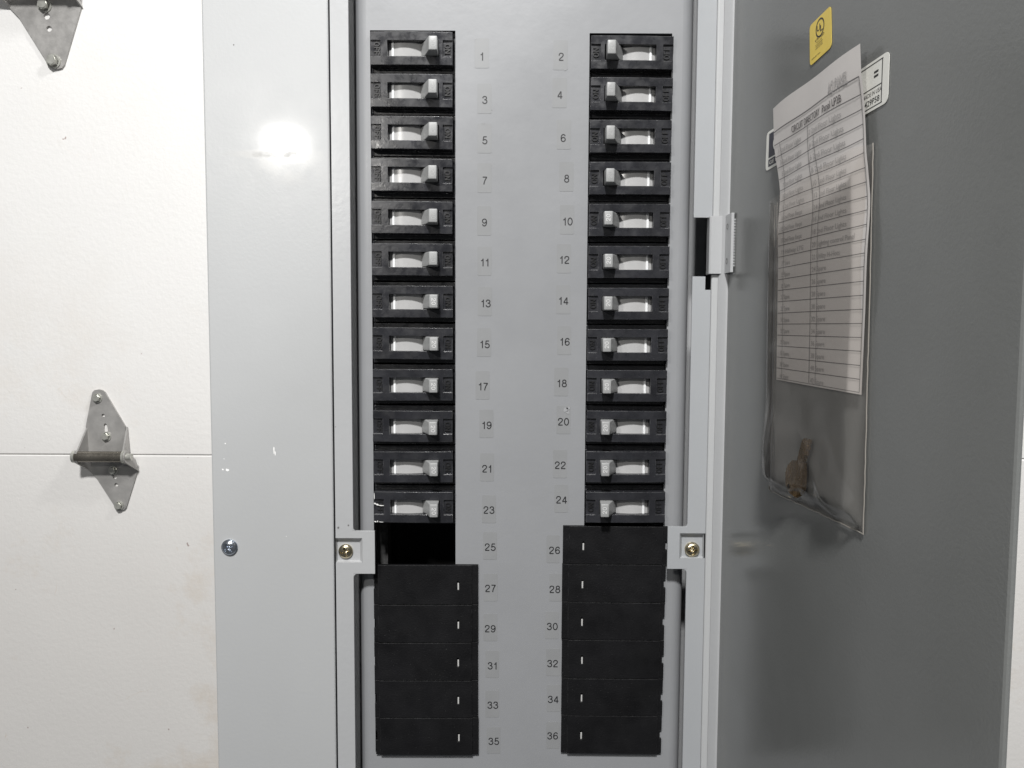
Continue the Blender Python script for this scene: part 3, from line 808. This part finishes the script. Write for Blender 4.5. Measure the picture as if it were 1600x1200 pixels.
def pl(u0_, r0_, u1_, r1_, wu, wr, n=12):
    for k in range(n):
        a, b = k/n, (k+1)/n
        ua, ra, ub, rb = u0_+(u1_-u0_)*a, r0_+(r1_-r0_)*a, u0_+(u1_-u0_)*b, r0_+(r1_-r0_)*b
        bm.faces.new([bm.verts.new(p-pc) for p in (paper(ua-wu, ra-wr, OF), paper(ub-wu if wu == 0 else ub-wu, rb-wr, OF), paper(ub+wu, rb+wr, OF), paper(ua+wu, ra+wr, OF))])
for r in range(1, 23): pl(0.01, r, .985, r, 0, .028, 16)
pl(0.01, 22.86, .985, 22.86, 0, .02, 16)
pl(.45, 2, .45, 22.8, .0022, 0, 40); pl(.525, 3, .525, 22.8, .0018, 0, 40); pl(.085, 2, .085, 22.8, .0018, 0, 40); pl(.984, 1, .984, 22.85, .002, 0, 40)
link('ruled_lines', flat(bm), sheet_o, M['ink_soft'])
bm = bmesh.new()
def ptext(s, u_left, r_base, h, w):
    """left aligned; h in rows, w = width in u"""
    text_bm(bm, s, lambda x, y: paper(u_left+w/2+x, r_base-h/2-y, OF)-pc, h, wid=w)
ptext('CIRCUIT DIRECTORY', .25, 1.83, .46, .36); ptext('Panel LP2B', .64, 1.83, .46, .19)
link('title_print', flat(bm), sheet_o, M['toner_bold'])
bm = bmesh.new()
ptext('AQ PANEL', .71, .98, .40, .19)
for k in range(21):
    r = 2+k; R_ = 2*k+2; L_ = 2*k+1
    if k < 9: s, w = '%d 2nd Floor Lights' % R_, .345
    elif k == 9: s, w = '20 Lighting control Panel', .42
    elif k == 10: s, w = '22 Utility H-Hots', .29
    else: s, w = '%d Spare' % R_, .155
    ptext(s, .465, r+.80, .40, w)
    if k < 6: s, w = '%d 2nd Floor Lights' % L_, .30
    elif k < 9: s, w = '%d 2nd Floor Recpt' % L_, .27
    elif k == 9: s, w = '19 Hallway LTG', .30
    else: s, w = '%d Spare' % L_, .125
    ptext(s, .055, r+.80, .38, w)
link('entry_print', flat(bm), sheet_o, M['toner'])

# clear pocket
PKY = [(0, 320, 1212.5, 224, 1367), (.1, 365, 1211.5, 285, 1366), (.3, 452, 1210, 405, 1363), (.5, 540, 1208, 520, 1360), (.7, 630, 1206.5, 640, 1357), (.85, 700, 1205, 738, 1354.5), (1, 766, 1204, 834, 1351.5)]
def pocket_px(u, v):
    for a, b in zip(PKY, PKY[1:]):
        if v <= b[0]+1e-9:
            f = (v-a[0])/(b[0]-a[0]); q = [a[i]+(b[i]-a[i])*f for i in range(5)]
            return q
def pk3(u, v, off):
    q = pocket_px(u, v); a = raydoor(q[2], q[1], 0); b = raydoor(q[4], q[3], 0)
    return a*(1-u)+b*u+dn*off
pc2 = pk3(.5, 1, 0)
po = empty('document_pocket', pc2, 'clear vinyl pocket stuck to the inside of the open panel door', 'pocket')
def pf_off(u, v):
    e = min(u, 1-u, (1-v))*14; e = max(0, min(1, e)); e = e*e*(3-2*e)
    base = .0052*e
    bul = .006*math.exp(-(((u-.25)/.16)**2+((v-.83)/.13)**2))*e
    wr = .0011*math.sin(9*u-13*v)*max(0, (v-.60))*2.2+.0009*math.sin(24*u+7*v+1.0)*max(0, v-.66)*2+.0016*math.exp(-((u-.12-.15*(v-.6))/.035)**2)*max(0, v-.62)*2.5
    wr += .0012*math.exp(-((u-.45-(v-.72)*1.3)/.05)**2)*max(0, v-.68)*3
    return .0006+base+bul+wr*e+.0004*math.sin(5*v+3*u)*e
bm = bmesh.new(); nu, nv = 48, 90
G = [[bm.verts.new(pk3(i/nu, j/nv, pf_off(i/nu, j/nv))-pc2) for i in range(nu+1)] for j in range(nv+1)]
for j in range(nv):
    for i in range(nu): bm.faces.new((G[j][i], G[j][i+1], G[j+1][i+1], G[j+1][i]))
bm.normal_update()
film = to_mesh(bm, 'front_film', True)
if film.polygons[0].normal.dot(dn) < 0: film.flip_normals()
link('front_film', film, po, M['vinyl'])
def tube(pts, r, n=6, shift=Vector()):
    bm = bmesh.new(); rings = []
    for i, p in enumerate(pts):
        t_ = (pts[min(i+1, len(pts)-1)]-pts[max(0, i-1)]).normalized()
        a = t_.cross(Vector((.3, .9, .2))).normalized(); b = t_.cross(a)
        rings.append([bm.verts.new(p-shift+a*r*math.cos(2*math.pi*k/n)+b*r*math.sin(2*math.pi*k/n)) for k in range(n)])
    for p, q in zip(rings, rings[1:]):
        for k in range(n): bm.faces.new((p[k], p[(k+1) % n], q[(k+1) % n], q[k]))
    bm.faces.new(rings[0]); bm.faces.new(rings[-1][::-1])
    return to_mesh(bm, 'tube', True)
rim = [pk3(0, k/40, .0007) for k in range(41)]+[pk3(k/20, 1, .0007) for k in range(1, 21)]+[pk3(1, 1-k/40, .0007) for k in range(1, 41)]
rim = [p+Vector((0, random.uniform(-1, 1)*.00022, random.uniform(-1, 1)*.00022)) for p in rim]
link('welded_rim', tube(rim, .00028, shift=pc2), po, M['weld'])
rim2 = [pk3(.012, k/40, .0012) for k in range(41)]
link('welded_rim', tube([pk3(.05, .0+k/40*.97, .0012+.0003*math.sin(k)) for k in range(41)], .00022, shift=pc2), po, M['vinyl'])

# key in the pocket
kc = raydoor(1246, 742, .0026)
def kp(px, py): q = raydoor(px, py, .0026); return ((q-kc).dot(ddir), q.z-kc.z)
bow = [(1247, 720), (1252, 717), (1258, 722), (1258.5, 742), (1257, 765), (1252, 775), (1245, 778), (1236, 771), (1230.5, 757), (1230, 738), (1234, 725), (1240, 719)]
shaft = [(1247, 720), (1252, 700), (1256, 686), (1259, 684.5), (1262, 687), (1266, 686), (1266.5, 694), (1264.5, 697), (1265, 703), (1262, 706), (1262.5, 712), (1259.5, 715), (1258, 722), (1252, 726)]
def kplate(px, th_):
    pts = [kp(*p) for p in px]; bm = bmesh.new()
    f = bm.faces.new([bm.verts.new((ddir*x+Vector((0, 0, z)))+dn*th_/2) for x, z in pts])
    r = bmesh.ops.extrude_face_region(bm, geom=[f]); vv = [g for g in r['geom'] if isinstance(g, bmesh.types.BMVert)]
    bmesh.ops.translate(bm, verts=vv, vec=-dn*th_)
    bmesh.ops.recalc_face_normals(bm, faces=bm.faces)
    bmesh.ops.bevel(bm, geom=[e for e in bm.edges if e.calc_face_angle(0) > 1], offset=th_*.25, segments=2, affect='EDGES')
    return bm
key = empty('key', kc, 'small tarnished brass key lying in the bottom of the clear pocket', 'key')
link('bow', to_mesh(kplate(bow, .0024), 'bow'), key, M['brass'])
link('blade', to_mesh(kplate(shaft, .0018), 'blade'), key, M['brass'])
q = kp(1236, 760); bm = lathe_y([(0, -.0001), (.0012, -.0001), (.0012, .0001)], 16)
bmesh.ops.rotate(bm, verts=bm.verts, cent=(0, 0, 0), matrix=Matrix.Rotation(math.radians(-90)+A, 3, 'Z'))
link('key_hole', to_mesh(bm, 'key_hole', shift=ddir*q[0]+Vector((0, 0, q[1]))+dn*.00125), key, M['dark'])

# ------------------------------------------------------------------ garage door behind
gd = empty('garage_door', (0, WALL, -1.2), 'white sectional garage door behind the panel, with galvanised hinges', 'garage door')
def gpart(name, me, mtl, label=None, parent=None):
    o = link(name, me, parent or gd, mtl, label=label)
    if parent is None: o.location = -Vector(gd.location)
    return o
sz = ZV([(0, 709.5), (1597, 718)], WALL); sz2 = sz+.53
seams = [-1.2, sz, sz2, 1.1]
labs = ['white section below the hinge seam', 'white section above the hinge seam', 'topmost white section']
for k in range(3):
    a, b = seams[k], seams[k+1]; g = .00028
    prof = [(a+g, WALL+.03), (a+g, WALL+.0009), (a+g+.0012, WALL), (b-g-.0012, WALL), (b-g, WALL+.0009), (b-g, WALL+.03)]
    bm = bmesh.new(); A_ = [bm.verts.new((-1.3, y, z)) for z, y in prof]; B_ = [bm.verts.new((1.6, y, z)) for z, y in prof]
    for i in range(6): bm.faces.new((A_[i], A_[(i+1) % 6], B_[(i+1) % 6], B_[i]))
    bm.faces.new(A_); bm.faces.new(B_[::-1])
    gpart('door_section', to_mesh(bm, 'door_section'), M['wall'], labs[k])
def garage_hinge(ox, oy, k, label, rot=0):
    """ox, oy: picture position of the hinge centre; k: size relative to the traced one"""
    c0 = W(ox, oy, WALL); s = (WALL+.5)/F_PX
    def P(lx, ly): return ((lx-410)/5*s*k, -(ly-660)/5*s*k)
    root = gpart('hinge', plate([P(*p) for p in [(330, 195), (336, 172), (352, 156), (385, 150), (412, 155), (432, 170), (585, 440), (590, 620), (285, 620), (275, 440)]],
        [[P(*p) for p in circle(415, 355, 14, 12)], [P(*p) for p in [(416, 430), (424, 418), (434, 418), (442, 430), (448, 470), (444, 484), (420, 484), (414, 470)]]], -.0026, -.0005), None, None) if False else None
    root = bpy.data.objects.new('hinge', None); COL.objects.link(root); root.parent = gd
    root.location = c0-Vector(gd.location); root.rotation_euler = (0, rot, 0); root['label'] = label; root.empty_display_size = .01
    bm = plate([P(*p) for p in [(330, 195), (336, 172), (352, 156), (385, 150), (412, 155), (432, 170), (585, 440), (592, 684), (285, 684), (275, 440)]],
        [[P(*p) for p in circle(415, 355, 14, 12)], [P(*p) for p in [(416, 430), (424, 418), (434, 418), (442, 430), (448, 470), (444, 484), (420, 484), (414, 470)]]], -.0026, -.0004)
    link('hinge_leaf', to_mesh(bm, 'hinge_leaf'), root, M['galv'])
    bm = plate([P(*p) for p in [(295, 690), (600, 690), (668, 800), (572, 1085), (558, 1103), (535, 1108), (505, 1100), (482, 1075), (345, 850), (298, 800)]],
        [[P(*p) for p in circle(490, 842, 17, 12)], [P(*p) for p in circle(500, 905, 15, 12)]], -.0026, -.0004)
    link('hinge_leaf', to_mesh(bm, 'hinge_leaf'), root, M['galv'])
    # ears folded out from the leaves towards the pin
    H = -.021*k
    def ear(pts, t_=.0018):
        """pts: (x, y, z) polygon, thickened along x"""
        bm = bmesh.new(); f = bm.faces.new([bm.verts.new(p) for p in pts])
        r = bmesh.ops.extrude_face_region(bm, geom=[f]); vv = [g for g in r['geom'] if isinstance(g, bmesh.types.BMVert)]
        bmesh.ops.translate(bm, verts=vv, vec=(t_, 0, 0)); return to_mesh(bm, 'ear')
    def E(xa, za, zt_, zb_): pass
    z = lambda ly: -(ly-660)/5*s*k
    x = lambda lx: (lx-410)/5*s*k
    pr = .0062*k
    arc = [(H-pr*.9*math.cos(a), z(660)+pr*1.15*math.sin(a)) for a in [math.radians(d) for d in range(-80, 81, 20)]]
    link('ear', ear([(x(275), -.001, z(445)), (x(280), -.001, z(640))]+[(x(270), y, z_) for y, z_ in arc]), root, M['galv'])
    link('ear', ear([(x(298), -.001, z(700)), (x(298), -.001, z(805)), ]+[(x(255), y, z_) for y, z_ in arc]), root, M['galv'])
    link('ear', ear([(x(588), -.001, z(445)), (x(600), -.001, z(640))]+[(x(622), y, z_) for y, z_ in arc]), root, M['galv'])
    link('ear', ear([(x(640), -.001, z(700)), (x(668), -.001, z(800))]+[(x(640), y, z_) for y, z_ in arc]), root, M['galv'])
    # pin with rolled barrel
    bm = bmesh.new()
    def cyl(x0_, x1_, r, y=H):
        q_ = bmesh.ops.create_cone(bm, cap_ends=True, segments=24, radius1=r, radius2=r, depth=x1_-x0_, matrix=Matrix.Translation(((x0_+x1_)/2, y, 0)) @ Matrix.Rotation(math.pi/2, 4, 'Y'))
    cyl(x(262), x(625), .0061*k)
    link('barrel', to_mesh(bm, 'barrel', True), root, M['barrel'])
    bm = bmesh.new(); cyl(x(240), x(262), .0068*k); cyl(x(625), x(640), .0072*k); cyl(x(640), x(690), .0038*k)
    link('pin', to_mesh(bm, 'pin', True), root, M['bolt'])
    for (lx, ly) in ((375, 218), (435, 520), (482, 788), (518, 1070)):
        cx, cz = P(lx, ly); r = .0040*k
        bm = lathe_y([(r*1.35, -.0027), (r*1.35, -.0036), (r*1.02, -.0037)], 24, cx, cz)
        hx = [(cx+r*math.cos(math.pi/3*i+.3), cz+r*math.sin(math.pi/3*i+.3)) for i in range(6)]
        plate(hx, [], -.0036-.0030*k, -.0034, bm)
        hb = [(cx+r*.8*math.cos(2*math.pi*i/12), cz+r*.8*math.sin(2*math.pi*i/12)) for i in range(12)]
        plate(hb, [], -.0036-.0035*k, -.0036-.0029*k, bm)
        link('bolt', to_mesh(bm, 'bolt'), root, M['bolt'])
    return root
garage_hinge(164, 709, 1.0, 'smaller galvanised hinge across the seam at left')
garage_hinge(49, -30, 1.46, 'larger galvanised hinge cut by the top left corner')

# ------------------------------------------------------------------ chips, drips and specks
def specks(parent_, pts, Y, mtl, name, label):
    for px, py, rx, rz in pts:
        bm = bmesh.new()
        c_ = W(px, py, Y); n = 9; vs = []
        for k in range(n):
            a = 2*math.pi*k/n; f = random.uniform(.7, 1.25); vs.append(bm.verts.new((c_.x+rx*f*math.cos(a), Y, c_.z+rz*f*math.sin(a))))
        bm.faces.new(vs)
        part(name, flat(bm), mtl, None)
M['chip'] = mat('white_paint_drip', (.85, .85, .84), .5)
M['smear'] = mat('pale_smear', (.305, .31, .32), .5)
specks(None, [(348, 733.5, .0006, .0006), (355, 734.5, .0011, .0009), (350, 717, .0004, .0003), (352, 693, .0004, .0004), (428, 703, .0004, .0022), (430, 708, .0003, .0014), (447, 838, .0003, .0002)], -.00008, M['chip'], 'paint_speck', 'white paint specks on the trim')
specks(None, [(365, 70, .0004, .0004), (545, 246, .0002, .0002)], -.00008, M['ink_soft'], 'dark_speck', None)
specks(None, [(528.5, 824.5, .0006, .0007), (544.5, 821, .0006, .0007), (524, 667, .0003, .0003)], Ys-.00008, M['ink_soft'], 'dark_speck', None)
specks(None, [(768, 172.5, .0005, .0004)], DF-.00008, M['ink_soft'], 'dark_speck', None)
specks(None, [(884, 640, .0016, .0016), (888, 638, .0012, .0012), (887, 644, .0010, .0012), (743.5, 60.5, .0003, .0003), (883, 109.5, .0006, .0003), (755, 192.5, .0009, .0002)], DF-.00030, M['smear'], 'paint_speck', 'pale smear above number 20')
